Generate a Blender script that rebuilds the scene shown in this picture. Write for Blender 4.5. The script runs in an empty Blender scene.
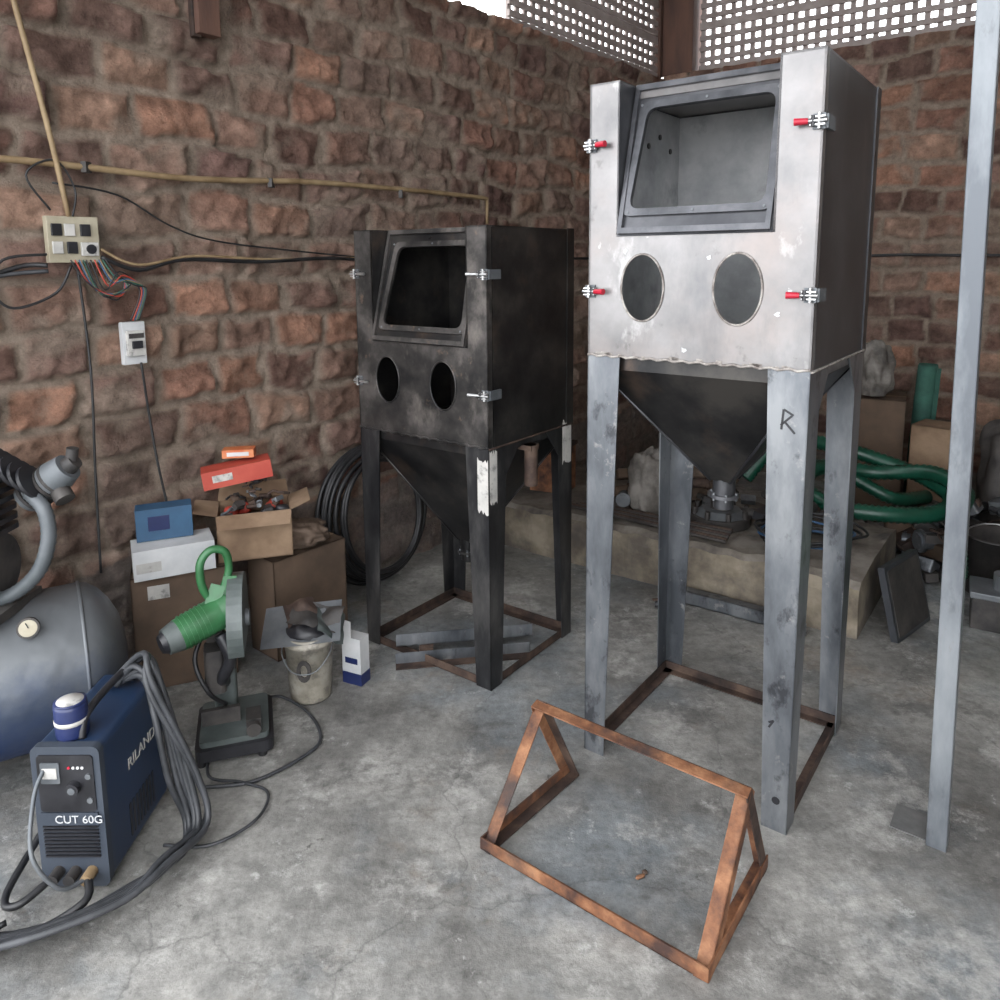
import bpy, bmesh, math, random
from mathutils import Vector, Matrix, noise
from mathutils.geometry import tessellate_polygon
random.seed(7)
V=Vector
sc=bpy.context.scene
try: sc.view_settings.view_transform='Standard'; sc.view_settings.look='None'
except Exception: pass
# ------------------------------------------------------------------ materials
def newmat(name):
    m=bpy.data.materials.new(name); m.use_nodes=True
    nt=m.node_tree; b=nt.nodes['Principled BSDF']
    return m,nt,b
def mat(name,cols,scale=6,rough=.6,metal=0.0,bump=0.1,detail=6,stretch=(1,1,1),contrast=(.35,.65),rvar=.1,bscale=None,spec=.5,layers=()):
    m,nt,b=newmat(name)
    N=nt.nodes.new; L=nt.links.new
    tc=N('ShaderNodeTexCoord'); mp=N('ShaderNodeMapping'); mp.inputs['Scale'].default_value=stretch
    L(tc.outputs['Object'],mp.inputs['Vector'])
    no=N('ShaderNodeTexNoise'); no.inputs['Scale'].default_value=scale; no.inputs['Detail'].default_value=detail; no.inputs['Roughness'].default_value=.62
    L(mp.outputs[0],no.inputs['Vector'])
    cr=N('ShaderNodeValToRGB'); e=cr.color_ramp.elements
    lo,hi=contrast
    n=len(cols)
    while len(e)<max(2,n): e.new(.5)
    if n==1: cols=[cols[0],cols[0]]; n=2
    for i,c in enumerate(cols):
        e[i].position=lo+(hi-lo)*i/(n-1); e[i].color=(c[0],c[1],c[2],1)
    L(no.outputs['Fac'],cr.inputs['Fac']); out=cr.outputs['Color']
    for (lc,ls,l0,l1,lf,st) in layers:
        mp2=N('ShaderNodeMapping'); mp2.inputs['Scale'].default_value=st; mp2.inputs['Location'].default_value=(ls*1.7,ls*.3,l0*9); L(tc.outputs['Object'],mp2.inputs['Vector'])
        nn=N('ShaderNodeTexNoise'); nn.inputs['Scale'].default_value=ls; nn.inputs['Detail'].default_value=7; nn.inputs['Roughness'].default_value=.65; L(mp2.outputs[0],nn.inputs['Vector'])
        r=N('ShaderNodeMapRange'); r.inputs['From Min'].default_value=l0; r.inputs['From Max'].default_value=l1; r.inputs['To Max'].default_value=lf; L(nn.outputs['Fac'],r.inputs['Value'])
        mx=N('ShaderNodeMixRGB'); mx.inputs['Color2'].default_value=(lc[0],lc[1],lc[2],1); L(r.outputs[0],mx.inputs['Fac']); L(out,mx.inputs['Color1']); out=mx.outputs[0]
    L(out,b.inputs['Base Color'])
    b.inputs['Metallic'].default_value=metal
    b.inputs['Specular IOR Level'].default_value=spec
    mr=N('ShaderNodeMapRange'); mr.inputs['To Min'].default_value=max(.03,rough-rvar); mr.inputs['To Max'].default_value=min(1,rough+rvar)
    L(no.outputs['Fac'],mr.inputs['Value']); L(mr.outputs[0],b.inputs['Roughness'])
    if bump>0:
        n2=N('ShaderNodeTexNoise'); n2.inputs['Scale'].default_value=bscale or scale*5; n2.inputs['Detail'].default_value=5
        L(mp.outputs[0],n2.inputs['Vector'])
        bp=N('ShaderNodeBump'); bp.inputs['Strength'].default_value=bump; bp.inputs['Distance'].default_value=.01
        L(n2.outputs['Fac'],bp.inputs['Height']); L(bp.outputs[0],b.inputs['Normal'])
    return m
M={}
O=(1,1,1)
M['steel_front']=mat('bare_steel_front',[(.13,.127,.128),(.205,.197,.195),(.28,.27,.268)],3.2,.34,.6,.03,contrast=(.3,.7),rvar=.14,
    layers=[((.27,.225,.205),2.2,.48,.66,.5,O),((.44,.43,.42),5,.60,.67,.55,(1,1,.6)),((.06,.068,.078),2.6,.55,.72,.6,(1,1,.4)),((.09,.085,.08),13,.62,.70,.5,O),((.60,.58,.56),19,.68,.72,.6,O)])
M['steel_side']=mat('mill_scale_grey_with_shade',[(.030,.031,.036),(.055,.056,.062),(.10,.10,.108)],3,.34,.55,.03,layers=[((.16,.15,.145),5,.58,.75,.45,(1,1,.4))])  # grey mill scale, with the side's shade mixed into the colour
M['steel_frame']=mat('window_frame_grey',[(.042,.044,.049),(.075,.077,.085),(.12,.12,.13)],7,.36,.55,.03)
M['steel_in']=mat('inner_steel_lit_tone',[(.24,.245,.25),(.36,.365,.37),(.50,.50,.50)],3.5,.5,.1,.03,layers=[((.12,.12,.125),5,.56,.68,.5,O)])  # interior steel made paler, so light inside is part of the colour
M['steel_dark']=mat('mill_scale_dark',[(.013,.013,.014),(.029,.028,.028),(.06,.055,.05)],4,.32,.55,.04,layers=[((.13,.085,.06),5,.56,.74,.45,O)])
M['steel_dark_front']=mat('mill_scale_worn',[(.020,.020,.021),(.05,.047,.045),(.11,.10,.095)],6,.34,.5,.04,layers=[((.28,.25,.225),6,.55,.70,.5,(1,1,.6)),((.30,.20,.14),11,.62,.70,.4,O)])
M['steel_leg']=mat('leg_steel',[(.075,.082,.093),(.15,.16,.175),(.25,.26,.27)],5,.32,.6,.04,stretch=(1,1,.35),layers=[((.025,.025,.03),9,.57,.65,.7,(1,1,.6)),((.35,.34,.33),14,.62,.69,.6,O)])
M['steel_leg_dark']=mat('leg_steel_dark',[(.016,.016,.018),(.038,.038,.040),(.10,.096,.094)],6,.34,.55,.04,stretch=(1,1,.35))
M['weld']=mat('weld_bead',[(.12,.10,.09),(.42,.39,.36)],30,.7,.1,.3)
M['chrome']=mat('zinc_latch',[(.35,.35,.35),(.6,.6,.6)],20,.3,.8,0)
M['red']=mat('red_grip',[(.36,.006,.02),(.46,.015,.04)],20,.4,0,0)
M['rust']=mat('rust',[(.045,.02,.014),(.17,.07,.032),(.31,.15,.075)],9,.72,.15,.25,layers=[((.03,.025,.025),4,.5,.66,.75,O)])
M['rust_dark']=mat('rust_dark',[(.018,.012,.010),(.050,.030,.023),(.10,.065,.047)],9,.75,.15,.2)
M['black']=mat('black_rubber',[(.008,.008,.009),(.02,.02,.022)],12,.45,0,.05)
M['cable']=mat('grey_cable',[(.022,.024,.027),(.05,.052,.058)],12,.5,0,.05)
M['blackp']=mat('black_plastic',[(.008,.008,.010),(.022,.022,.026)],9,.4,0,.03)
M['blue']=mat('blue_enamel',[(.010,.022,.050),(.016,.033,.075)],4,.36,.0,.02)
M['navy']=mat('navy_label',[(.010,.016,.065),(.016,.026,.095)],4,.35,0,0)
M['grey_panel']=mat('grey_panel',[(.028,.036,.050),(.045,.054,.070)],6,.5,0,.02)
M['white']=mat('white_paint',[(.40,.41,.42),(.55,.55,.55)],5,.55,0,.03)
M['card']=mat('cardboard',[(.13,.08,.048),(.20,.13,.08),(.27,.185,.12)],4,.85,0,.05)
M['card_dark']=mat('cardboard_dark',[(.065,.043,.029),(.125,.082,.055)],4,.85,0,.05)
M['redbox']=mat('red_carton',[(.32,.033,.02),(.41,.065,.04)],6,.5,0,.02)
M['orange']=mat('orange_carton',[(.46,.10,.03),(.55,.22,.09)],30,.5,0,.02)
M['bluebox']=mat('blue_carton',[(.02,.06,.12),(.03,.09,.17)],6,.5,0,.02)
M['green']=mat('green_tool',[(.02,.09,.03),(.035,.145,.055)],10,.4,0,.03)
M['greenhose']=mat('green_hose',[(.003,.038,.022),(.008,.07,.042)],10,.35,0,.03)
M['lgreen']=mat('pale_green_paint',[(.12,.26,.14),(.19,.35,.21)],10,.5,.1,.03)
M['gcloth']=mat('green_mat',[(.02,.07,.055),(.04,.12,.09)],10,.85,0,.2)
M['bucketm']=mat('plaster_bucket',[(.16,.14,.11),(.30,.275,.225),(.40,.37,.32)],9,.65,0,.1,layers=[((.09,.08,.07),14,.52,.62,.6,O)])
M['sack']=mat('plastic_sack',[(.08,.072,.065),(.15,.135,.12),(.24,.22,.20)],8,.7,0,.3)
M['sack2']=mat('brown_sack',[(.045,.03,.02),(.10,.068,.048),(.17,.12,.09)],8,.8,0,.3)
M['ledge']=mat('ledge_plaster',[(.08,.065,.05),(.18,.15,.11),(.27,.23,.175)],4,.85,0,.3,layers=[((.07,.06,.055),3,.46,.6,.7,O)])
M['ledge_top']=mat('ledge_cement',[(.07,.062,.055),(.14,.12,.10),(.21,.19,.165)],6,.85,0,.3)
M['tile']=mat('dark_slab',[(.02,.022,.026),(.045,.048,.055)],6,.4,.1,.05)
M['post']=mat('post_primer',[(.11,.12,.135),(.19,.205,.22),(.25,.265,.28)],6,.42,.4,.04,stretch=(1,1,.3),layers=[((.16,.08,.05),5,.58,.68,.6,(1,1,.4)),((.06,.06,.065),12,.58,.68,.5,(1,1,.4))])
M['bamboo']=mat('yellow_conduit',[(.17,.11,.055),(.30,.215,.12)],9,.6,0,.05)
M['board']=mat('switch_board',[(.30,.265,.19),(.42,.38,.29)],9,.5,0,.03)
M['wood']=mat('old_wood',[(.07,.036,.027),(.13,.066,.045)],9,.8,0,.2,stretch=(1,1,.2))
M['lattice']=mat('lattice_block_glare',[(.24,.195,.18),(.36,.31,.29)],6,.85,0,.1)  # bar colour lightened to carry glare from the sky behind
M['roof']=mat('light_block_roof_sheet',[(.26,.25,.24),(.36,.34,.32)],3,.7,.1,.05)
M['plaster']=mat('grey_plaster',[(.2,.185,.17),(.3,.28,.26)],3,.85,0,.1)
M['paper']=mat('paper',[(.36,.35,.33),(.52,.50,.47)],8,.8,0,.05,layers=[((.08,.08,.08),20,.55,.66,.6,O)])
M['greyplastic']=mat('grey_plastic',[(.05,.062,.06),(.10,.115,.112)],8,.5,0,.1)
M['silver']=mat('dusty_silver',[(.09,.10,.11),(.18,.19,.20)],6,.5,.4,.08)
M['hosegrey']=mat('grey_hose',[(.06,.07,.075),(.11,.12,.13)],6,.5,.1,.08)
M['blueline']=mat('blue_rope',[(.02,.06,.13),(.04,.10,.2)],9,.6,0,.1)
M['castiron']=mat('cast_iron',[(.03,.028,.028),(.075,.067,.062)],9,.6,.3,.15)
M['concrete']=mat('scrap_plate',[(.09,.09,.09),(.16,.158,.155)],9,.6,.1,.1)
def tankmat():
    m,nt,b=newmat('tank_paint'); N=nt.nodes.new; L=nt.links.new
    tc=N('ShaderNodeTexCoord'); sp=N('ShaderNodeSeparateXYZ'); L(tc.outputs['Object'],sp.inputs[0])
    no=N('ShaderNodeTexNoise'); no.inputs['Scale'].default_value=5; no.inputs['Detail'].default_value=9; no.inputs['Roughness'].default_value=.7; L(tc.outputs['Object'],no.inputs['Vector'])
    ma=N('ShaderNodeMath'); ma.operation='MULTIPLY_ADD'; ma.inputs[1].default_value=.36; L(no.outputs['Fac'],ma.inputs[0]); L(sp.outputs['Z'],ma.inputs[2])
    cr=N('ShaderNodeValToRGB'); e=cr.color_ramp.elements
    e[0].position=.40; e[0].color=(.012,.028,.085,1); e[1].position=.68; e[1].color=(.115,.122,.13,1)
    k=e.new(.54); k.color=(.05,.065,.10,1)
    L(ma.outputs[0],cr.inputs['Fac']); L(cr.outputs[0],b.inputs['Base Color'])
    b.inputs['Roughness'].default_value=.46; b.inputs['Metallic'].default_value=.3
    n2=N('ShaderNodeTexNoise'); n2.inputs['Scale'].default_value=9; L(tc.outputs['Object'],n2.inputs['Vector'])
    bp=N('ShaderNodeBump'); bp.inputs['Strength'].default_value=.35; bp.inputs['Distance'].default_value=.02; L(n2.outputs['Fac'],bp.inputs['Height']); L(bp.outputs[0],b.inputs['Normal'])
    return m
M['tank']=tankmat()
def wallmat():
    m,nt,b=newmat('rough_brick'); N=nt.nodes.new; L=nt.links.new
    at=N('ShaderNodeAttribute'); at.attribute_name='Col'
    tc=N('ShaderNodeTexCoord')
    no=N('ShaderNodeTexNoise'); no.inputs['Scale'].default_value=18; no.inputs['Detail'].default_value=12; no.inputs['Roughness'].default_value=.85; L(tc.outputs['Object'],no.inputs['Vector'])
    mr=N('ShaderNodeMapRange'); mr.inputs['From Min'].default_value=.3; mr.inputs['From Max'].default_value=.7; mr.inputs['To Min'].default_value=.5; mr.inputs['To Max'].default_value=1.5; L(no.outputs['Fac'],mr.inputs['Value'])
    mx=N('ShaderNodeVectorMath'); mx.operation='SCALE'; L(at.outputs['Color'],mx.inputs[0]); L(mr.outputs[0],mx.inputs['Scale'])
    n4=N('ShaderNodeTexNoise'); n4.inputs['Scale'].default_value=8; n4.inputs['Detail'].default_value=12; n4.inputs['Roughness'].default_value=.8; L(tc.outputs['Object'],n4.inputs['Vector'])
    r4=N('ShaderNodeMapRange'); r4.inputs['From Min'].default_value=.53; r4.inputs['From Max'].default_value=.66; r4.inputs['To Max'].default_value=.42; L(n4.outputs['Fac'],r4.inputs['Value'])
    m4=N('ShaderNodeMixRGB'); m4.inputs['Color2'].default_value=(.36,.275,.215,1); L(r4.outputs[0],m4.inputs['Fac']); L(mx.outputs[0],m4.inputs['Color1'])
    L(m4.outputs[0],b.inputs['Base Color']); b.inputs['Roughness'].default_value=.92; b.inputs['Specular IOR Level'].default_value=.2
    n2=N('ShaderNodeTexNoise'); n2.inputs['Scale'].default_value=38; n2.inputs['Detail'].default_value=9; n2.inputs['Roughness'].default_value=.8; L(tc.outputs['Object'],n2.inputs['Vector'])
    bp=N('ShaderNodeBump'); bp.inputs['Strength'].default_value=1; bp.inputs['Distance'].default_value=.035; L(n2.outputs['Fac'],bp.inputs['Height']); L(bp.outputs[0],b.inputs['Normal'])
    return m
M['brick']=wallmat()
def floormat():
    m,nt,b=newmat('concrete_floor'); N=nt.nodes.new; L=nt.links.new
    tc=N('ShaderNodeTexCoord')
    def noi(s,d=8,r=.6,loc=(0,0,0)):
        mp=N('ShaderNodeMapping'); mp.inputs['Location'].default_value=loc; L(tc.outputs['Object'],mp.inputs['Vector'])
        n=N('ShaderNodeTexNoise'); n.inputs['Scale'].default_value=s; n.inputs['Detail'].default_value=d; n.inputs['Roughness'].default_value=r; L(mp.outputs[0],n.inputs['Vector']); return n
    def over(prev,n,l0,l1,f,c):
        r=N('ShaderNodeMapRange'); r.inputs['From Min'].default_value=l0; r.inputs['From Max'].default_value=l1; r.inputs['To Max'].default_value=f; L(n.outputs[0],r.inputs['Value'])
        mx=N('ShaderNodeMixRGB'); mx.inputs['Color2'].default_value=(*c,1); L(r.outputs[0],mx.inputs['Fac']); L(prev,mx.inputs['Color1']); return mx.outputs[0]
    a=noi(1.7,12,.72); cr=N('ShaderNodeValToRGB'); e=cr.color_ramp.elements
    e[0].position=.37; e[0].color=(.115,.111,.104,1); e[1].position=.63; e[1].color=(.315,.305,.285,1)
    k=e.new(.5); k.color=(.205,.20,.188,1)
    L(a.outputs['Fac'],cr.inputs[0]); o=cr.outputs[0]
    o=over(o,noi(1.1,8,.65,(3,1,0)),.50,.62,.5,(.13,.16,.185))
    o=over(o,noi(2.7,11,.76,(7,2,0)),.54,.61,.6,(.08,.077,.074))
    o=over(o,noi(2.1,11,.78,(1,9,0)),.54,.60,.65,(.38,.37,.35))
    o=over(o,noi(7,8,.75,(5,5,0)),.61,.65,.65,(.42,.415,.40))
    o=over(o,noi(5.5,8,.75,(15,5,0)),.64,.68,.75,(.05,.046,.043))
    o=over(o,noi(1.3,10,.75,(25,15,0)),.57,.66,.5,(.18,.135,.10))
    vo=N('ShaderNodeTexVoronoi'); vo.feature='DISTANCE_TO_EDGE'; vo.inputs['Scale'].default_value=.9
    dm=noi(3,5); ad=N('ShaderNodeMixRGB'); ad.blend_type='ADD'; ad.inputs['Fac'].default_value=.35; L(tc.outputs['Object'],ad.inputs['Color1']); L(dm.outputs['Color'],ad.inputs['Color2']); L(ad.outputs[0],vo.inputs['Vector'])
    o=over(o,vo,.006,.0,.4,(.05,.05,.05))
    sn=noi(24,10,.8); sr=N('ShaderNodeMapRange'); sr.inputs['From Min'].default_value=.3; sr.inputs['From Max'].default_value=.7; sr.inputs['To Min'].default_value=.6; sr.inputs['To Max'].default_value=1.4; L(sn.outputs['Fac'],sr.inputs['Value'])
    vm=N('ShaderNodeVectorMath'); vm.operation='SCALE'; L(o,vm.inputs[0]); L(sr.outputs[0],vm.inputs['Scale'])
    L(vm.outputs[0],b.inputs['Base Color'])
    rr=N('ShaderNodeMapRange'); rr.inputs['To Min'].default_value=.35; rr.inputs['To Max'].default_value=.75; L(a.outputs['Fac'],rr.inputs['Value']); L(rr.outputs[0],b.inputs['Roughness'])
    n3=noi(26,8,.7); bp=N('ShaderNodeBump'); bp.inputs['Strength'].default_value=.4; bp.inputs['Distance'].default_value=.012; L(n3.outputs['Fac'],bp.inputs['Height']); L(bp.outputs[0],b.inputs['Normal'])
    return m
M['floor']=floormat()

# ------------------------------------------------------------------ mesh builder
class MB:
    def __init__(s,frame=None):
        s.v=[];s.f=[];s.m=[];s.sm=[];s.mats=[];s.F=frame or Matrix.Identity(4)
    def mi(s,k):
        if k not in s.mats: s.mats.append(k)
        return s.mats.index(k)
    def add(s,vs,fs,k,smooth=False,X=None):
        o=len(s.v); T=s.F@X if X is not None else s.F
        s.v+= [T@V(p) for p in vs]; i=s.mi(k)
        for f in fs: s.f.append([o+q for q in f]); s.m.append(i); s.sm.append(smooth)
    def box(s,a,b,k,X=None):
        x0,y0,z0=a;x1,y1,z1=b
        vs=[(x0,y0,z0),(x1,y0,z0),(x1,y1,z0),(x0,y1,z0),(x0,y0,z1),(x1,y0,z1),(x1,y1,z1),(x0,y1,z1)]
        s.add(vs,[(0,3,2,1),(4,5,6,7),(0,1,5,4),(1,2,6,5),(2,3,7,6),(3,0,4,7)],k,False,X)
    def rbox(s,a,b,r,k,X=None,axis='z'):
        x0,y0,z0=a;x1,y1,z1=b
        if axis=='z': p=rrect(x0,y0,x1,y1,r); s.prism(p,z0,z1,k,X)
        elif axis=='x':
            p=rrect(y0,z0,y1,z1,r); s.prism(p,x0,x1,k,(X or Matrix.Identity(4))@Matrix(((0,0,1,0),(1,0,0,0),(0,1,0,0),(0,0,0,1))))
        else:
            p=rrect(z0,x0,z1,x1,r); s.prism(p,y0,y1,k,(X or Matrix.Identity(4))@Matrix(((0,1,0,0),(0,0,1,0),(1,0,0,0),(0,0,0,1))))
    def prism(s,p,z0,z1,k,X=None,smooth=False):
        n=len(p); vs=[(q[0],q[1],z0) for q in p]+[(q[0],q[1],z1) for q in p]
        fs=[tuple(range(n-1,-1,-1)),tuple(range(n,2*n))]
        s.add(vs,fs,k,False,X)
        s.add(vs,[(i,(i+1)%n,n+(i+1)%n,n+i) for i in range(n)],k,smooth,X)
    def plate(s,outer,holes,t,k,X=None,kedge=None):
        loops=[[V((a,b,0)) for a,b in outer]]+[[V((a,b,0)) for a,b in h] for h in holes]
        tris=tessellate_polygon(loops); flat=[p for l in loops for p in l]; n=len(flat)
        vs=[(p.x,p.y,0) for p in flat]+[(p.x,p.y,t) for p in flat]
        s.add(vs,[tuple(q) for q in tris]+[tuple(i+n for i in reversed(q)) for q in tris],k,False,X)
        o=0; fs=[]
        for l in loops:
            c=len(l); fs+=[(o+i,o+(i+1)%c,n+o+(i+1)%c,n+o+i) for i in range(c)]; o+=c
        s.add(vs,fs,kedge or k,False,X)
    def cyl(s,p0,p1,r0,k,r1=None,seg=20,cap=True,X=None,smooth=True):
        if r1 is None:r1=r0
        p0=V(p0);p1=V(p1);d=(p1-p0).normalized(); u=d.orthogonal().normalized(); w=d.cross(u)
        vs=[];
        for p,r in((p0,r0),(p1,r1)):
            for i in range(seg):
                a=2*math.pi*i/seg; vs.append(p+u*math.cos(a)*r+w*math.sin(a)*r)
        s.add(vs,[(i,(i+1)%seg,seg+(i+1)%seg,seg+i) for i in range(seg)],k,smooth,X)
        if cap: s.add(vs,[tuple(range(seg-1,-1,-1)),tuple(range(seg,2*seg))],k,False,X)
    def lathe(s,prof,k,X=None,seg=32,ex=1):
        n=len(prof); vs=[]
        for i in range(seg):
            a=2*math.pi*i/seg
            for r,z in prof: vs.append((r*math.cos(a),r*math.sin(a)*ex,z))
        fs=[]
        for i in range(seg):
            j=(i+1)%seg
            for q in range(n-1): fs.append((i*n+q,j*n+q,j*n+q+1,i*n+q+1))
        s.add(vs,fs,k,True,X)
    def tube(s,pts,r,k,seg=8,res=6,closed=False,ribs=None,X=None,rp=1):
        P=catmull(pts,res,closed); n=len(P); vs=[]; 
        d=(P[1]-P[0]).normalized(); u=d.orthogonal().normalized()
        for i in range(n):
            a=P[i-1] if (i>0 or closed) else P[i]; b=P[(i+1)%n] if (i<n-1 or closed) else P[i]
            t=(b-a).normalized(); u=(u-t*u.dot(t)); u=u.normalized() if u.length>1e-6 else t.orthogonal().normalized(); w=t.cross(u)
            rr=r*(1+(ribs if (ribs and (i//rp)%2) else 0))
            for j in range(seg):
                an=2*math.pi*j/seg; vs.append(P[i]+u*math.cos(an)*rr+w*math.sin(an)*rr)
        fs=[]
        for i in range(n if closed else n-1):
            q=(i+1)%n
            for j in range(seg): fs.append((i*seg+j,i*seg+(j+1)%seg,q*seg+(j+1)%seg,q*seg+j))
        if not closed: fs+=[tuple(range(seg-1,-1,-1)),tuple((n-1)*seg+j for j in range(seg))]
        s.add(vs,fs,k,True,X)
    def bar(s,p0,p1,u,w,h,k,X=None):
        p0=V(p0);p1=V(p1);d=(p1-p0).normalized();u=V(u);u=(u-d*u.dot(d)).normalized();n=d.cross(u)
        vs=[]
        for p in(p0,p1):
            for a,b in((0,0),(w,0),(w,h),(0,h)): vs.append(p+u*a+n*b)
        s.add(vs,[(3,2,1,0),(4,5,6,7),(0,1,5,4),(1,2,6,5),(2,3,7,6),(3,0,4,7)],k,False,X)
    def angle(s,p0,p1,u,v,w,t,k,k2=None):
        p0=V(p0);p1=V(p1);d=(p1-p0).normalized()
        u=V(u);u=(u-d*u.dot(d)).normalized(); v=V(v);v=(v-d*v.dot(d)-u*v.dot(u)).normalized()
        for a,b,kk in((u,v,k),(v,u,k2 or k)):
            vs=[]
            for p in(p0,p1):
                for x,y in((0,0),(w,0),(w,t),(0,t)): vs.append(p+a*x+b*y)
            s.add(vs,[(3,2,1,0),(4,5,6,7),(0,1,5,4),(1,2,6,5),(2,3,7,6),(3,0,4,7)],kk)
    def blob(s,c,r,k,amp=.25,fr=2,seed=0,nu=56,nv=36,flat=True):
        c=V(c);vs=[];
        for j in range(nv+1):
            th=math.pi*j/nv
            for i in range(nu):
                ph=2*math.pi*i/nu; d=V((math.sin(th)*math.cos(ph),math.sin(th)*math.sin(ph),math.cos(th)))
                o=V((seed*7.1,seed*3.3,0)); e=(abs(d.x)**3+abs(d.y)**3+abs(d.z)**3)**(-1/3)
                f1=noise.noise(d*fr*1.1+o); f2=1-abs(noise.noise(d*fr*2.0+o))*2; f3=1-abs(noise.noise(d*fr*4.5+o))*2
                q=e*(1+amp*.6*f1)+amp*.16*f2+amp*.08*f3
                p=c+V((d.x*r[0]*q,d.y*r[1]*q,d.z*r[2]*q))
                if flat: p.z=max(p.z,c.z-r[2]*.8)
                vs.append(p)
        fs=[(j*nu+i,(j+1)*nu+i,(j+1)*nu+(i+1)%nu,j*nu+(i+1)%nu) for j in range(nv) for i in range(nu)]
        s.add(vs,fs,k,True)
    def obj(s,name,bevel=0,parent=None):
        me=bpy.data.meshes.new(name); me.from_pydata([tuple(p) for p in s.v],[],s.f)
        for k in s.mats: me.materials.append(M[k])
        me.polygons.foreach_set('material_index',s.m); me.polygons.foreach_set('use_smooth',s.sm); me.update()
        bm=bmesh.new(); bm.from_mesh(me); bmesh.ops.recalc_face_normals(bm,faces=bm.faces); bm.to_mesh(me); bm.free()
        o=bpy.data.objects.new(name,me); bpy.context.scene.collection.objects.link(o)
        if bevel:
            bv=o.modifiers.new('b','BEVEL'); bv.width=bevel; bv.segments=2; bv.limit_method='ANGLE'; bv.angle_limit=math.radians(50)
        if parent: o.parent=parent
        return o
def catmull(pts,res,closed=False):
    P=[V(p) for p in pts]; n=len(P); out=[]
    if n==2 : return [P[0].lerp(P[1],i/res) for i in range(res+1)]
    for i in range(n if closed else n-1):
        if closed: a,b,c,d=P[i-1],P[i],P[(i+1)%n],P[(i+2)%n]
        else: a=P[max(i-1,0)];b=P[i];c=P[i+1];d=P[min(i+2,n-1)]
        for q in range(res):
            t=q/res; out.append(.5*((2*b)+(c-a)*t+(2*a-5*b+4*c-d)*t*t+(3*b-a-3*c+d)*t**3))
    if not closed: out.append(P[-1])
    return out
def rrect(x0,y0,x1,y1,r,n=5):
    o=[]
    for cx,cy,a in((x1-r,y0+r,-90),(x1-r,y1-r,0),(x0+r,y1-r,90),(x0+r,y0+r,180)):
        for i in range(n+1):
            t=math.radians(a+90*i/n); o.append((cx+r*math.cos(t),cy+r*math.sin(t)))
    return o
def rpoly(pts,r,n=5):
    o=[];N=len(pts)
    for i in range(N):
        p=V(pts[i]+(0,));a=(V(pts[i-1]+(0,))-p).normalized();b=(V(pts[(i+1)%N]+(0,))-p).normalized()
        for q in range(n+1):
            t=q/n; s=p+a*r; e=p+b*r; c=(1-t)**2*s+2*t*(1-t)*p+t*t*e; o.append((c.x,c.y))
    return o
def ell(cx,cy,rx,ry,n=36): return [(cx+rx*math.cos(2*math.pi*i/n),cy+ry*math.sin(2*math.pi*i/n)) for i in range(n)]
def frame(x,y,z,ang): return Matrix.Translation((x,y,z))@Matrix.Rotation(ang,4,'Z')
CA=math.atan2(-.6,.8)
XZ=lambda y: Matrix(((1,0,0,0),(0,0,1,y),(0,1,0,0),(0,0,0,1)))

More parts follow.
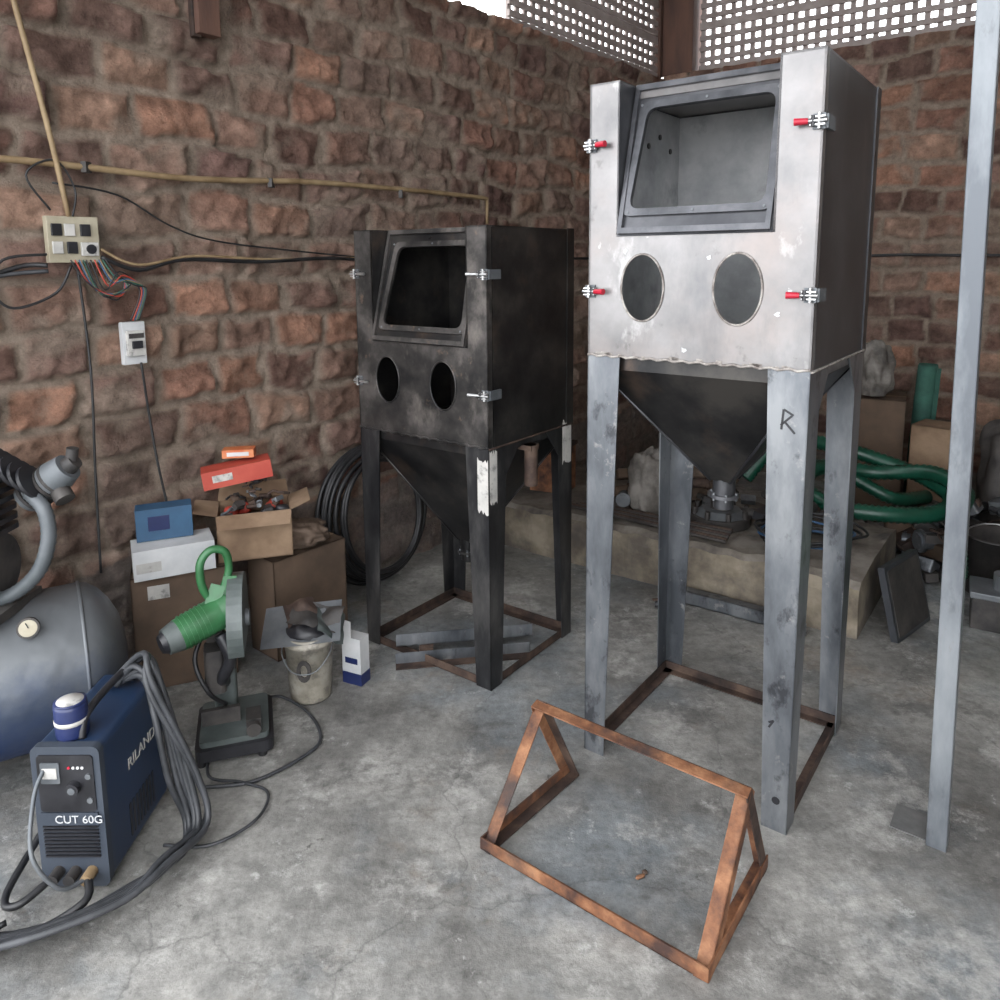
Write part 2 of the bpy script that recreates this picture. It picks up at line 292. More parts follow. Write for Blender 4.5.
# ------------------------------------------------------------------ room
WB=V((-.828,3.906,0)); WD=V((.643,.766,0)).normalized(); WN=V((.766,-.643,0)).normalized()
CORN=WB+WD*3.437; BD=V((.8,-.6,0)); BN=V((-.6,-.8,0))
WT=3.17
def brickwall(name,org,d,n,L,seed,plasterz=0,g=.016):
    ns=int(L/g)+1; nz=int(WT/g)+1; rh=.182; bw=.30
    vs=[];cols=[]
    pal=[(.265,.145,.108),(.315,.17,.122),(.20,.117,.092),(.365,.20,.138),(.26,.162,.13),(.22,.123,.095),(.315,.195,.148),(.385,.24,.175),(.185,.11,.092)]
    mort=V((.355,.28,.222))
    rnd={}
    for j in range(nz):
        z=WT*j/(nz-1)
        for i in range(ns):
            s=L*i/(ns-1)
            q=V((s*1.0+seed*13,z,seed))
            zz=z+.055*noise.noise(q*1.9)+.020*noise.noise(q*6)+.008*noise.noise(q*20); ss=s+.06*noise.noise(q*2.3+V((9,0,0)))+.022*noise.noise(q*7+V((3,0,0)))+.009*noise.noise(q*22)
            row=math.floor(zz/rh); rr_=random.Random(row*53+seed).random()
            bwr=bw*(.88+.3*rr_); c=ss/bwr+rr_*5; col=math.floor(c)
            key=(row,col)
            if key not in rnd:
                R=random.Random(row*977+col*31+seed*101); rnd[key]=(R.random(),R.random(),R.random(),R.random())
            r=rnd[key]
            fx=(c-col)*bwr; fz=zz-row*rh
            dd=min(fx,bwr-fx,fz,rh-fz); mw=.006+.012*r[3]+.012*noise.noise(q*5)
            m=max(0,min(1,(dd-mw)/.015)); m=m*m*(3-2*m)
            rough=noise.fractal(q*9,.75,2.2,6)
            h=m*(.014+.028*r[0]+ (fz/rh-.5)*.032*(r[1]-.5)*2+(fx/bwr-.5)*.042*(r[2]-.5)*2+.026*rough)+.010*noise.noise(q*18)
            cc=V(pal[int(r[1]*8.99)])*(.76+.45*r[2]); 
            g2=noise.noise(q*1.3+V((0,0,5)))
            if g2>0.05: cc=cc.lerp(V((.30,.225,.18)),min(.6,(g2-.05)*1.6))
            cc=cc*(1+.5*rough); colr=mort.lerp(cc,m)
            sm=noise.noise(q*4.3+V((2,2,2)))+.4*noise.noise(q*13)
            if sm>.26: colr=colr.lerp(mort*.98,min(.7,(sm-.26)*3)); h=h*.8+.004
            if z<plasterz+.12*noise.noise(q*2):
                colr=colr.lerp(V((.18,.16,.147)),.75); h=h*.45+.02
            p=org+d*s+n*h; vs.append((p.x,p.y,z)); cols.append((colr.x,colr.y,colr.z,1))
    fs=[(j*ns+i,j*ns+i+1,(j+1)*ns+i+1,(j+1)*ns+i) for j in range(nz-1) for i in range(ns-1)]
    nv=len(vs)
    for (s,t) in((0,0),(L,0),(L,-.2),(0,-.2)):
        p=org+d*s+n*t
        for z in(0,WT): vs.append((p.x,p.y,z)); cols.append((.25,.19,.15,1))
    a=nv; fs+=[(a+1,a+3,a+5,a+7),(a+4,a+5,a+7,a+6),(a+0,a+1,a+7,a+6),(a+2,a+3,a+5,a+4)]
    me=bpy.data.meshes.new(name); me.from_pydata(vs,[],fs); me.materials.append(M['brick'])
    ca=me.color_attributes.new('Col','FLOAT_COLOR','POINT'); ca.data.foreach_set('color',[x for c in cols for x in c])
    me.polygons.foreach_set('use_smooth',[True]*len(fs)); me.update()
    o=bpy.data.objects.new(name,me); bpy.context.scene.collection.objects.link(o); return o
brickwall('wall_left',WB-WD*2.7,WD,WN,3.437+2.7,1,.5)
WT=3.2
brickwall('wall_back',CORN,BD,BN,4.6,2,.25)
RC=CORN+BD*4.62
b=MB(frame(RC.x,RC.y,0,CA)); b.box((0,-6.2,0),(.2,.2,4.2),'plaster'); b.obj('light_block_wall_right')  # unseen wall, added to cut sky light coming from the right
b=MB(); b.box((-14,-12,-.1),(14,14,0),'floor'); b.obj('floor')
b=MB()
c0=WB-WD*2.9-WN*.15; c1=CORN-WN*.15-BN*.15; c2=CORN+BD*4.8-BN*.15; c3=c2+V((-.6,-.8,0))*5.4; c4=c0+V((.55,-.83,0))*2.6
poly=[(q.x,q.y) for q in(c0,c4,c3,c2,c1)]
b.prism(poly,4.2,4.23,'roof');  # unseen cover, added so daylight enters mainly from the open front
for t in(.15,.4,.65,.9):
    p=c0.lerp(c1,t); q=c4.lerp(c3,t); b.bar((p.x,p.y,4.1),(q.x,q.y,4.1),(0,0,1),.1,.06,'wood')
b.obj('light_block_ceiling')
def lattice(name,org,d,L,z0,z1,dx,dz,w,t):
    b=MB(); k=int(L/dx)
    for i in range(k+1):
        p=org+d*(i*dx); b.bar((p.x,p.y,z0),(p.x,p.y,z1),d,w,t,'lattice')
    z=z0
    j=0
    while z<z1:
        hh=w*(1.6 if j%4==0 else 1); p=org; q=org+d*(k*dx+w); b.bar((p.x,p.y,z),(q.x,q.y,z),(0,0,1),hh,t*.9,'lattice'); z+=dz; j+=1
    return b.obj(name)
lattice('lattice_screen',WB+WD*1.46-WN*.06,WD,2.0,3.17,4.18,.085,.070,.038,.018)
lattice('lattice_screen.001',CORN+BD*.27-BN*.08,BD,4.2,WT,4.18,.08,.082,.034,.03)
b=MB(frame(CORN.x,CORN.y,0,CA)); b.box((-.02,-.02,WT),(.24,.2,4.2),'wood'); b.box((-.10,-.05,WT),(-.025,0.02,4.2),'wood'); b.obj('corner_pillar',.006)

# ------------------------------------------------------------------ blasting cabinets
def cabinet(name,ox,oy,W,D,zb,zt,zp,e1,e2,hole,holes,win,latches,za,mt,vent,front_rail,redgrip):
    F=frame(ox,oy,0,CA); b=MB(F); fr,sd,lg,hp=mt
    t=.006; s=.12
    outer=[(0,zb),(W,zb),(W,zt),(e2,zt),(e2,zp),(e1,zp),(e1,zt),(0,zt)]
    b.plate(outer,[ell(hx,hz,hole[0],hole[1]) for hx,hz in holes],t,fr,XZ(0))
    for hx,hz in holes:
        b.tube([(hx+hole[0]*math.cos(a),-.002,hz+hole[1]*math.sin(a)) for a in [2*math.pi*i/24 for i in range(24)]],.0035,'weld' if redgrip else 'steel_dark_front',6,2,True)
    b.box((0,0,zb),(t,.028,zt),fr); b.box((W-t,0,zb),(W,.028,zt),fr)
    for x in(e1-t,e2): b.add([(x,0,zp),(x,s,zt),(x,0,zt),(x+t,0,zp),(x+t,s,zt),(x+t,0,zt)],[(0,1,2),(5,4,3),(0,3,4,1),(1,4,5,2),(2,5,3,0)],sd)
    sl=math.hypot(s,zt-zp); X=Matrix.Translation((0,0,zp))@Matrix.Rotation(math.pi/2-math.atan2(s,zt-zp),4,'X')
    (x0,y0),(x1,y1),(x2,y2),(x3,y3)=win
    opening=rpoly([(x0,y0*sl),(x1,y1*sl),(x2,y2*sl),(x3,y3*sl)],.035)
    b.plate([(e1,0),(e2,0),(e2,sl),(e1,sl)],[opening],t,sd,X)
    g=.022; fk='steel_frame' if redgrip else 'steel_dark_front'
    ring=rpoly([(x0-g,y0*sl-g),(x1+g,y1*sl-g),(x2+g,y2*sl+g),(x3-g,y3*sl+g)],.03)
    b.plate(ring,[opening],.012,fk,X@Matrix.Translation((0,0,.004)))
    for a,c in(((e1+.004,.004),(e2-.004,.022)),((e1+.004,sl-.022),(e2-.004,sl-.004)),((e1+.004,.022),(e1+.018,sl-.02)),((e2-.018,.022),(e2-.004,sl-.02))):
        b.box((a[0],a[1],.004),(c[0],c[1],.02),fk,X)
    if redgrip: b.box((e1,sl-.045,.006),(e2,sl+.0,.010),'steel_front',X)
    for q in range(3):
        for yy in(y0*sl-g*.5,y3*sl+g*.5): b.cyl((x0+(x1-x0)*q/2,yy,.014),(x0+(x1-x0)*q/2,yy,.018),.004,'silver',seg=8,X=X)
    for x in(0,W-t):
        b.box((x,.033,zb-.005),(x+t,D,zt),sd)
    b.box((W,D-.05,zb-.01),(W+.004,D+.002,zt+.004),sd)
    port=rrect(W*.74,zt-.40,W*.93,zt-.20,.006) if vent else None
    b.plate([(0,zb),(W,zb),(W,zt),(0,zt)],[port] if vent else [],t,sd,XZ(D-t))
    b.plate([(0,0),(e1,0),(e1,s),(e2,s),(e2,0),(W,0),(W,D),(0,D)],[],t,fr,Matrix.Translation((0,0,zt-t)))
    if vent:
        b.box((t+.001,.04,zb),(t+.004,D-t,zt-.01),'steel_in'); b.box((W-t-.004,.04,zb),(W-t-.001,D-t,zt-.01),'steel_in')  # added pale liner panels that make the inside look lit
        b.plate([(t,zb),(W-t,zb),(W-t,zt-.01),(t,zt-.01)],[port],.005,'steel_in',XZ(D-t-.006))
        for i in range(6): b.cyl((t+.004,.12+.09*i,zt-.1-.04*(i%2)),(t+.008,.12+.09*i,zt-.1-.04*(i%2)),.01,'steel_dark',seg=8)
    n=40
    b.tube([(W*i/n,-.002,zb+.003*math.sin(i*2.1)) for i in range(n+1)],.004,'weld' if redgrip else 'steel_dark_front',6,2)
    if redgrip:
        for i in range(40):
            x=random.uniform(.01,W-.03) if i>8 else random.choice([random.uniform(.01,.09),random.uniform(W-.1,W-.03)]); a=random.uniform(.005,.018); b.plate(rpoly([(x,zb),(x+a,zb-.001),(x+a*1.1,zb+a*.6),(x-a*.1,zb+a*.7)],a*.2,3),[],.0012,'weld',XZ(-.0014))
        for (px_,pz_) in ((.13,zb+.33),(.40,zb+.31),(.33,zb+.035),(.60,zb+.15)):
            P=[(px_+random.uniform(.004,.011)*math.cos(k),pz_+random.uniform(.004,.011)*math.sin(k)) for k in [i*math.pi/4 for i in range(8)]]
            b.plate(P,[],.0006,'white',XZ(-.0008))
    b.tube([(W+.003,D*i/8,zb-.004) for i in range(9)],.004,'weld' if redgrip else 'rust_dark',6,2)
    i0=.02; zs=zb-.045; hw=.035; cx,cy=W/2,D/2
    R=lambda a,z:[(a,a,z),(W-a,a,z),(W-a,D-a,z),(a,D-a,z)]
    vs=R(i0,zb)+R(i0,zs)+[(cx-hw,cy-hw,za),(cx+hw,cy-hw,za),(cx+hw,cy+hw,za),(cx-hw,cy+hw,za)]
    fs=[]
    for q in(0,4): fs+=[(q+i,q+(i+1)%4,q+4+(i+1)%4,q+4+i) for i in range(4)]
    b.add(vs,fs,hp)
    for i in range(4): b.tube([vs[4+i],vs[8+i]],.005,sd,6,2)
    b.cyl((cx,cy,za+.02),(cx,cy,za-.05),.038,sd); b.cyl((cx,cy,za-.05),(cx,cy,za-.062),.05,fk); b.cyl((cx,cy,za-.062),(cx,cy,za-.10),.034,sd)
    for i in range(6):
        a=i*math.pi/3; b.cyl((cx+.043*math.cos(a),cy+.043*math.sin(a),za-.043),(cx+.043*math.cos(a),cy+.043*math.sin(a),za-.07),.005,'silver',seg=6)
    w1,w2=.115,.075
    for (X0,sx) in((0,1),(W,-1)):
        for (Y0,sy) in((0,1),(D,-1)):
            kk=lg
            ft=4e-3
            def pl(pts): b.add(pts,[(0,1,2,3),(7,6,5,4),(0,4,5,1),(1,5,6,2),(2,6,7,3),(3,7,4,0)],kk)
            pl([(X0,Y0,0),(X0+sx*w2,Y0,0),(X0+sx*w1,Y0,zb),(X0,Y0,zb),(X0,Y0+sy*ft,0),(X0+sx*w2,Y0+sy*ft,0),(X0+sx*w1,Y0+sy*ft,zb),(X0,Y0+sy*ft,zb)])
            pl([(X0,Y0,0),(X0,Y0+sy*w2,0),(X0,Y0+sy*w1,zb),(X0,Y0,zb),(X0+sx*ft,Y0,0),(X0+sx*ft,Y0+sy*w2,0),(X0+sx*ft,Y0+sy*w1,zb),(X0+sx*ft,Y0,zb)])
    for x in(0,W-.004):
        b.add([(x,.1,zb),(x,.22,zb),(x,.1,zb-.14),(x+.004,.1,zb),(x+.004,.22,zb),(x+.004,.1,zb-.14)],[(0,1,2),(5,4,3),(0,3,4,1),(1,4,5,2),(2,5,3,0)],lg)
        b.add([(x,D-.1,zb),(x,D-.22,zb),(x,D-.1,zb-.14),(x+.004,D-.1,zb),(x+.004,D-.22,zb),(x+.004,D-.1,zb-.14)],[(0,1,2),(5,4,3),(0,3,4,1),(1,4,5,2),(2,5,3,0)],lg)
    for z,k2,ww in((zb-.035,lg,.035),(.004,'rust_dark',.035)):
        b.box((.006,.006,z),(.010,D-.006,z+ww),k2); b.box((.006,.006,z),(.041,D-.006,z+.004),k2)
        b.box((W-.010,.006,z),(W-.006,D-.006,z+ww),k2); b.box((W-.041,.006,z),(W-.006,D-.006,z+.004),k2)
        b.box((.006,D-.010,z),(W-.006,D-.006,z+ww),k2); b.box((.006,D-.041,z),(W-.006,D-.006,z+.004),k2)
        if front_rail and z<.1: b.box((.006,.006,z),(W-.006,.010,z+ww),k2); b.box((.006,.006,z),(W-.006,.041,z+.004),k2)
    for side,z in latches:
        if side<0: sx,x=1,0
        else: sx,x=-1,W
        def bx(a0,a1,y0,y1,z0,z1,k):
            xa,xb=sorted((x+sx*a0,x+sx*a1)); b.box((xa,y0,z+z0),(xb,y1,z+z1),k)
        bx(-.006,.026,-.006,.0,-.020,.020,'silver')
        bx(-.012,-.003,.0,.07,-.018,.018,'silver')
        bx(-.008,.03,-.020,-.006,.008,.012,'chrome'); bx(-.008,.03,-.020,-.006,-.012,-.008,'chrome')
        b.cyl((x+sx*.008,-.014,z-.02),(x+sx*.008,-.014,z+.02),.005,'chrome',seg=8)
        b.cyl((x+sx*.022,-.016,z-.014),(x+sx*.022,-.016,z+.014),.007,'blackp',seg=8)
        b.cyl((x+sx*-.012,-.016,z),(x+sx*.04,-.018,z),.005,'chrome',seg=8)
        if redgrip: b.cyl((x+sx*.034,-.02,z),(x+sx*.068,-.026,z),.008,'red',.010,seg=10)
        else: b.cyl((x+sx*.034,-.02,z),(x+sx*.08,-.024,z),.006,'chrome',seg=10)
    if redgrip:
        for (xa,za_,xb,zb_) in((.625,zb-.16,.655,zb-.13),(.655,zb-.13,.628,zb-.115),(.628,zb-.17,.632,zb-.112),(.632,zb-.15,.66,zb-.18),(.63,.34,.645,.35),(.645,.35,.632,.325)):
            b.bar((xa,-.001,za_),(xb,-.001,zb_),(0,0,1),.006,.001,'blackp')
        b.cyl((W-.035,-.001,.10),(W-.035,-.0025,.10),.012,'blackp',seg=12)
    if not redgrip:
        def tear(x0,x1,z0,z1,y,sd_):
            random.seed(int(z0*100)+int(x0*50)); P=[]
            for i in range(9): P.append((x0+(x1-x0)*i/8,z0+random.uniform(-.012,.012)))
            for i in range(9): P.append((x1-(x1-x0)*i/8,z1+random.uniform(-.012,.012)))
            return P
        b.plate(tear(W-.055,W-.003,zb-.26,zb-.05,0,0),[],.001,'paper',XZ(-.002))
        YZ=Matrix(((0,0,1,W+.001),(1,0,0,0),(0,1,0,0),(0,0,0,1)))
        b.plate(tear(.004,.05,zb-.22,zb-.02,0,0),[],.001,'paper',YZ); b.plate(tear(D-.08,D-.01,zb-.17,zb+.01,0,0),[],.001,'paper',YZ)
        b.cyl((W+.02,D*.42,zb-.2),(W+.02,D*.42,zb-.03),.028,'rust_dark',seg=12)
        b.box((W-.02,D*.42-.03,zb-.05),(W+.04,D*.42+.03,zb-.03),'rust_dark')
    return b.obj(name)
cabinet('sandblasting_cabinet',-.611,3.237,.707,.606,.995,1.835,1.375,.10,.607,(.067,.097),[(.178,1.218),(.483,1.218)],
        [(.15,.15),(.575,.15),(.56,.84),(.175,.84)],[(-1,1.655),(1,1.655),(-1,1.2),(1,1.2)],.47,('steel_dark_front','steel_dark','steel_leg_dark','steel_dark'),False,True,False)
cabinet('sandblasting_cabinet.001',.287,2.449,.695,.665,1.40,2.24,1.775,.103,.5775,(.0705,.102),[(.189,1.618),(.485,1.618)],
        [(.135,.17),(.55,.17),(.545,.83),(.155,.83)],[(-1,2.055),(1,2.055),(-1,1.605),(1,1.605)],.96,('steel_front','steel_side','steel_leg','steel_dark'),True,False,True)

# ------------------------------------------------------------------ rusty angle frame
b=MB(); z=.004; w=.038;t=.005
FL=V((-.069,1.986,z));FR=V((.482,1.563,z));BR=V((.746,1.911,z));BL=V((.225,2.324,z));AR=V((.663,1.833,.31));AL=V((.109,2.214,.335))
Bv=V((.6,.8,0));Av=V((.8,-.6,0));U=V((0,0,1))
b.angle(FL,FR,Bv,U,w,t,'rust'); b.angle(FL,BL,Av,U,w,t,'rust_dark','rust'); b.angle(FR,BR,-Av,U,w,t,'rust')
b.angle(AL,AR,-Bv*.6-U*.1,-U+Bv*.2,w,t,'rust','rust_dark')
b.angle(FL,AL,Av,Bv,w,t,'rust'); b.angle(FR,AR,-Av,Bv,w,t,'rust')
b.angle(BL,AL,Av,-Bv,w,t,'rust_dark','rust'); b.angle(BR,AR,-Av,-Bv,w,t,'rust','rust_dark')
b.obj('angle_iron_frame',.001)

# ------------------------------------------------------------------ steel post
b=MB(frame(1.235,1.99,0,CA)); 
vs=[]
for zz,dx in((0.0,0),(4.1,-.083)):
    for a,c in((0,0),(.053,0),(.053,.053),(0,.053)): vs.append((a+dx*.8,c+dx*.6,zz))
b.add(vs,[(3,2,1,0),(4,5,6,7),(0,1,5,4),(1,2,6,5),(2,3,7,6),(3,0,4,7)],'post')
b.obj('steel_post',.003)
b=MB(frame(1.18,2.08,.0,CA)); b.box((0,-.02,.001),(.15,.10,.004),'concrete'); b.obj('base_plate')
b=MB(frame(.38,1.88,0,.4)); b.blob((0,0,.004),(.014,.005,.004),'rust',.5,3,2,16,10); b.blob((.02,.008,.004),(.007,.007,.004),'rust_dark',.5,3,3,16,10); b.obj('rust_flake')

# ------------------------------------------------------------------ ledge and junk
LF=frame(-.11,4.49,0,CA); b=MB(LF)
ns=80
vs=[]
prof=[(0,0),(.0,.07),(.0,.14),(.0,.2),(.008,.25),(.035,.275),(.12,.28),(.3,.285),(.5,.285),(.7,.28),(.88,.27),(.9,.2),(.9,0)]
for i in range(ns+1):
    x=2.14*i/ns
    for (y,zz) in prof:
        q=V((x*3,y*3,zz*3)); n=.02*noise.noise(q)+.014*noise.noise(q*4); vs.append((x,y+n*(1 if zz>0.01 else .5),max(0,zz+(n*.7 if zz>.1 else 0))))
P=len(prof); f1=[];f2=[]
for i in range(ns):
    for j in range(P-1):
        (f1 if (j<4 or j>9) else f2).append((i*P+j,(i+1)*P+j,(i+1)*P+j+1,i*P+j+1))
f1+=[tuple(range(P)),tuple(ns*P+j for j in range(P-1,-1,-1))]
b.add(vs,f1,'ledge'); b.add(vs,f2,'ledge_top')
b.obj('concrete_ledge')
def on_ledge(x,y,z=.29): p=LF@V((x,y,z)); return p
b=MB(frame(1.765,3.16,0,math.radians(40))@Matrix.Rotation(math.radians(-14),4,'X')); b.rbox((0,0,0),(.36,.03,.34),.01,'tile',axis='y'); b.rbox((.02,-.004,.02),(.34,0,.32),.01,'castiron',axis='y'); b.obj('dark_stone_slab')
# suction hose, loose loops over the clutter
b=MB()
pts=[(1.45,4.35,.42),(1.62,4.38,.60),(1.85,4.45,.62),(2.15,4.40,.55),(2.38,4.20,.48),(2.45,3.98,.42),(2.30,3.82,.38),(2.02,3.80,.38),(1.78,3.92,.39),(1.70,4.12,.45),(1.88,4.30,.50),(2.18,4.28,.47),(2.40,4.08,.52),(2.44,3.85,.48),(2.32,3.70,.42),(2.27,3.60,.30),(2.25,3.54,.14)]
b.tube(pts,.038,'greenhose',14,18,ribs=.20,rp=1); 
b.tube([(1.55,4.12,.33),(1.75,4.28,.50),(2.02,4.33,.45),(2.25,4.2,.34),(2.5,4.28,.32)],.034,'greenhose',14,18,ribs=.20,rp=1)
b.obj('green_suction_hose')
b=MB(); p=on_ledge(1.36,.36)
b.cyl(p,p+U*.05,.16,'castiron',seg=28); b.cyl(p+U*.05,p+U*.08,.14,'silver',.10,seg=28); b.cyl(p+U*.08,p+U*.15,.055,'castiron',seg=20); b.cyl(p+U*.15,p+U*.165,.075,'silver',seg=20)
for i in range(8):
    a=i*math.pi/4; q=p+V((math.cos(a)*.14,math.sin(a)*.14,.05)); b.cyl(q,q+U*.04,.014,'castiron',seg=6)
b.cyl(p+V((.1,0,.05)),p+V((.28,-.08,.06)),.03,'castiron'); b.obj('pump_casting')
b=MB(); 
for k in range(6):
    c=on_ledge(1.80,.28); pts=[(c.x+(.17+.02*k)*math.cos(a)+.01*k,c.y+(.13+.015*k)*math.sin(a),.31+.012*k+.012*math.sin(a*3+k)) for a in [2*math.pi*i/16 for i in range(16)]]
    b.tube(pts,.007,'blueline' if k%3==0 else 'black',6,4,True)
b.obj('cable_coil')
def scrap(b,cx,cy,cz,rx,ry,n,seed,smin=.02,smax=.07):
    R=random.Random(seed)
    for i in range(n):
        x=cx+R.uniform(-rx,rx); y=cy+R.uniform(-ry,ry); fall=max(0,1-((x-cx)/rx)**2*.5-((y-cy)/ry)**2*.5); z=cz+R.uniform(0,.16)*fall
        a=R.uniform(smin,smax); k=R.choice(['castiron','rust_dark','silver','blackp','steel_leg','card_dark','castiron','rust_dark'])
        X=Matrix.Translation((x,y,z+a*.6))@Matrix.Rotation(R.uniform(0,6.3),4,'Z')@Matrix.Rotation(R.uniform(-.6,.6),4,'X')
        t=R.random()
        if t<.35: b.rbox((-a,-a*.6,-a*.4),(a,a*.6,a*.4),a*.15,k,X)
        elif t<.65: b.cyl((-a,0,0),(a,0,0),a*.45,k,seg=12,X=X); b.cyl((a*.7,0,0),(a*.9,0,0),a*.6,k,seg=12,X=X)
        elif t<.85: b.lathe([(a*.9,-a*.15),(a,0),(a*.9,a*.15),(a*.5,a*.15),(a*.4,0),(a*.5,-a*.15),(a*.9,-a*.15)],k,X,16)
        else: b.tube([(-a*2,0,0),(-a,a*.8,.01),(0,0,a*.3),(a,-a*.7,.01),(a*2,0,0)],.006,k,6,4,X=X)
b=MB(); p=on_ledge(.95,.5); scrap(b,p.x,p.y,.285,.30,.22,34,5); p=on_ledge(1.55,.55); scrap(b,p.x,p.y,.285,.26,.2,26,6); b.obj('scrap_parts')
b=MB(); scrap(b,2.62,4.12,.0,.38,.32,60,8,.04,.12); scrap(b,2.62,4.12,.16,.28,.22,34,9,.03,.09); scrap(b,2.9,3.85,.0,.2,.3,30,10,.04,.10); b.obj('scrap_parts.001')
b=MB(); p=on_ledge(.98,.30); b.blob(p+U*.15,(.11,.09,.18),'sack',.6,2,1); b.obj('cement_sack')
b=MB(); p=on_ledge(1.12,.72); b.blob(p+U*.11,(.18,.08,.13),'sack2',.6,2,2); b.obj('burlap_sack')
p=on_ledge(.30,.35); b=MB(frame(p.x,p.y,p.z-.002,CA+.2)); b.box((-.14,-.08,0),(.1,.1,.30),'rust'); b.box((-.15,-.09,.28),(.11,.11,.302),'rust_dark'); b.obj('rusty_steel_box',.004)
b=MB(); 
for k in range(6):
    p=on_ledge(.55+.02*k,.10+.012*k,.30+.004*k); q=on_ledge(1.5,.06+.02*k,.30+.006*k); b.cyl(p,q,.008,'rust_dark' if k%2 else 'castiron',seg=8)
b.obj('steel_rods')
b=MB(); b.angle((.86,3.62,.005),(1.38,3.23,.005),(.6,.8,0),(0,0,1),.06,.005,'steel_leg'); b.angle((.89,3.69,.06),(1.38,3.32,.06),(-.6,-.8,0),(0,0,-1),.05,.005,'steel_leg'); b.obj('steel_channel')
b=MB(); b.cyl((.76,3.54,.02),(.84,3.51,.02),.018,'blackp',seg=12); b.cyl((.80,3.525,.02),(.80,3.525,.05),.014,'castiron',seg=10); b.bar((.74,3.52,.05),(.86,3.53,.05),(0,0,1),.008,.01,'rust_dark'); b.obj('pipe_valve')
def carton(name,F,w,d,h,k,flaps=True,inner='card_dark',band=None):
    b=MB(F); t=.006
    b.box((-w/2,-d/2,0),(w/2,-d/2+t,h),k); b.box((-w/2,d/2-t,0),(w/2,d/2,h),k); b.box((-w/2,-d/2,0),(-w/2+t,d/2,h),k); b.box((w/2-t,-d/2,0),(w/2,d/2,h),k); b.box((-w/2,-d/2,0),(w/2,d/2,t),k)
    if flaps:
        fl=min(w,d)*.45
        b.add([(-w/2,-d/2,h),(w/2,-d/2,h),(w/2-.01,-d/2-fl*.8,h-fl*.35),(-w/2+.01,-d/2-fl*.8,h-fl*.35)],[(0,1,2,3)],k)
        b.add([(-w/2,d/2,h),(w/2,d/2,h),(w/2-.01,d/2+fl*.5,h+fl*.6),(-w/2+.01,d/2+fl*.5,h+fl*.6)],[(0,1,2,3)],k)
        b.add([(-w/2,-d/2,h),(-w/2,d/2,h),(-w/2-fl*.9,d/2-.01,h+fl*.2),(-w/2-fl*.9,-d/2+.01,h+fl*.2)],[(0,1,2,3)],k)
        b.add([(w/2,-d/2,h),(w/2,d/2,h),(w/2+fl*.8,d/2-.01,h+fl*.3),(w/2+fl*.8,-d/2+.01,h+fl*.3)],[(0,1,2,3)],k)
        scrap(b,0,0,h*.72,w*.36,d*.34,34,21,.012,.028)
        for i in range(6): 
            x=random.uniform(-w*.4,w*.4);y=random.uniform(-d*.4,d*.4); b.blob((x,y,h*.88),(.03,.02,.025),random.choice(['blackp','redbox','paper']),.4,3,i,10,8)
        b.box((-w/2+t,-d/2+t,h*.3),(w/2-t,d/2-t,h*.72),'card_dark')
    else:
        b.box((-w/2,-d/2,h-t),(w/2,d/2,h),k); b.box((-w/2+.001,-.02,h),(w/2-.001,.02,h+.001),'card')
        if band: b.box((-w/2+.06,-d/2-.001,h*.80),(-w/2+.14,-d/2,h*.92),band); b.box((w/2,-d*.2,h*.6),(w/2+.001,d*.1,h*.8),'paper')
    return b.obj(name)
carton('cardboard_box.003',frame(2.50,5.0,0,CA+.15),.40,.36,.80,'card_dark',False)
carton('cardboard_box.004',frame(2.68,4.52,0,CA-.2),.24,.24,.70,'card',False)
b=MB(); b.blob((2.47,4.93,.96),(.09,.10,.18),'sack',.6,1.8,4); b.obj('white_plastic_sack')
b=MB(Matrix.Translation((2.76,4.90,0))@Matrix.Rotation(.04,4,'Y')); b.lathe([(0,0),(.062,0),(.064,.5),(.060,1.0),(.055,1.02),(.05,1.0),(.045,.98),(.04,1.01),(.03,1.015),(.02,.99),(0,.99)],'gcloth'); b.box((.02,-.066,0),(.05,-.060,1.0),'gcloth'); b.obj('rolled_green_mat')
b=MB(); b.blob((3.15,4.35,.38),(.25,.20,.42),'castiron',.4,2,16); b.obj('covered_machine')
b=MB(frame(2.52,3.68,0,CA)); b.lathe([(.0,.005),(.13,.005),(.15,.3),(.155,.3),(.155,.31),(.14,.31),(.125,.02),(0,.02)],'castiron'); b.tube([(-.15,0,.28),(-.1,-.08,.36),(0,-.12,.40),(.1,-.08,.36),(.15,0,.28)],.004,'chrome',6,4); b.obj('steel_pail')
b=MB(frame(2.31,3.34,0,CA+.1)); b.box((-.10,-.1,0),(.14,.1,.16),'castiron'); b.box((-.11,-.11,.15),(.15,.11,.18),'silver'); b.cyl((0.04,0,.18),(0.04,0,.25),.06,'silver'); b.obj('scrap_steel_box',.005)
b=MB(Matrix.Translation((2.31,3.06,0))); b.lathe([(0,.0),(.10,.0),(.10,.30),(.09,.36),(.05,.4),(.03,.41),(.03,.46),(0,.46)],'lgreen'); b.cyl((0,0,.46),(0,0,.5),.018,'castiron',seg=10); b.obj('green_gas_bottle')

# ------------------------------------------------------------------ bars on the floor in first cabinet
b=MB(frame(-.46,3.08,0,math.radians(4)))
b.angle((0,0,.05),(.60,.05,.05),(0,1,0),(0,0,1),.055,.005,'steel_leg'); b.angle((.0,-.06,.002),(.58,-.01,.002),(0,-1,0),(0,0,1),.05,.005,'rust_dark','steel_leg')
b.box((.1,-.02,0),(.16,.05,.048),'rust_dark'); b.box((.4,.0,0),(.46,.06,.048),'rust_dark')
b.obj('steel_offcuts')

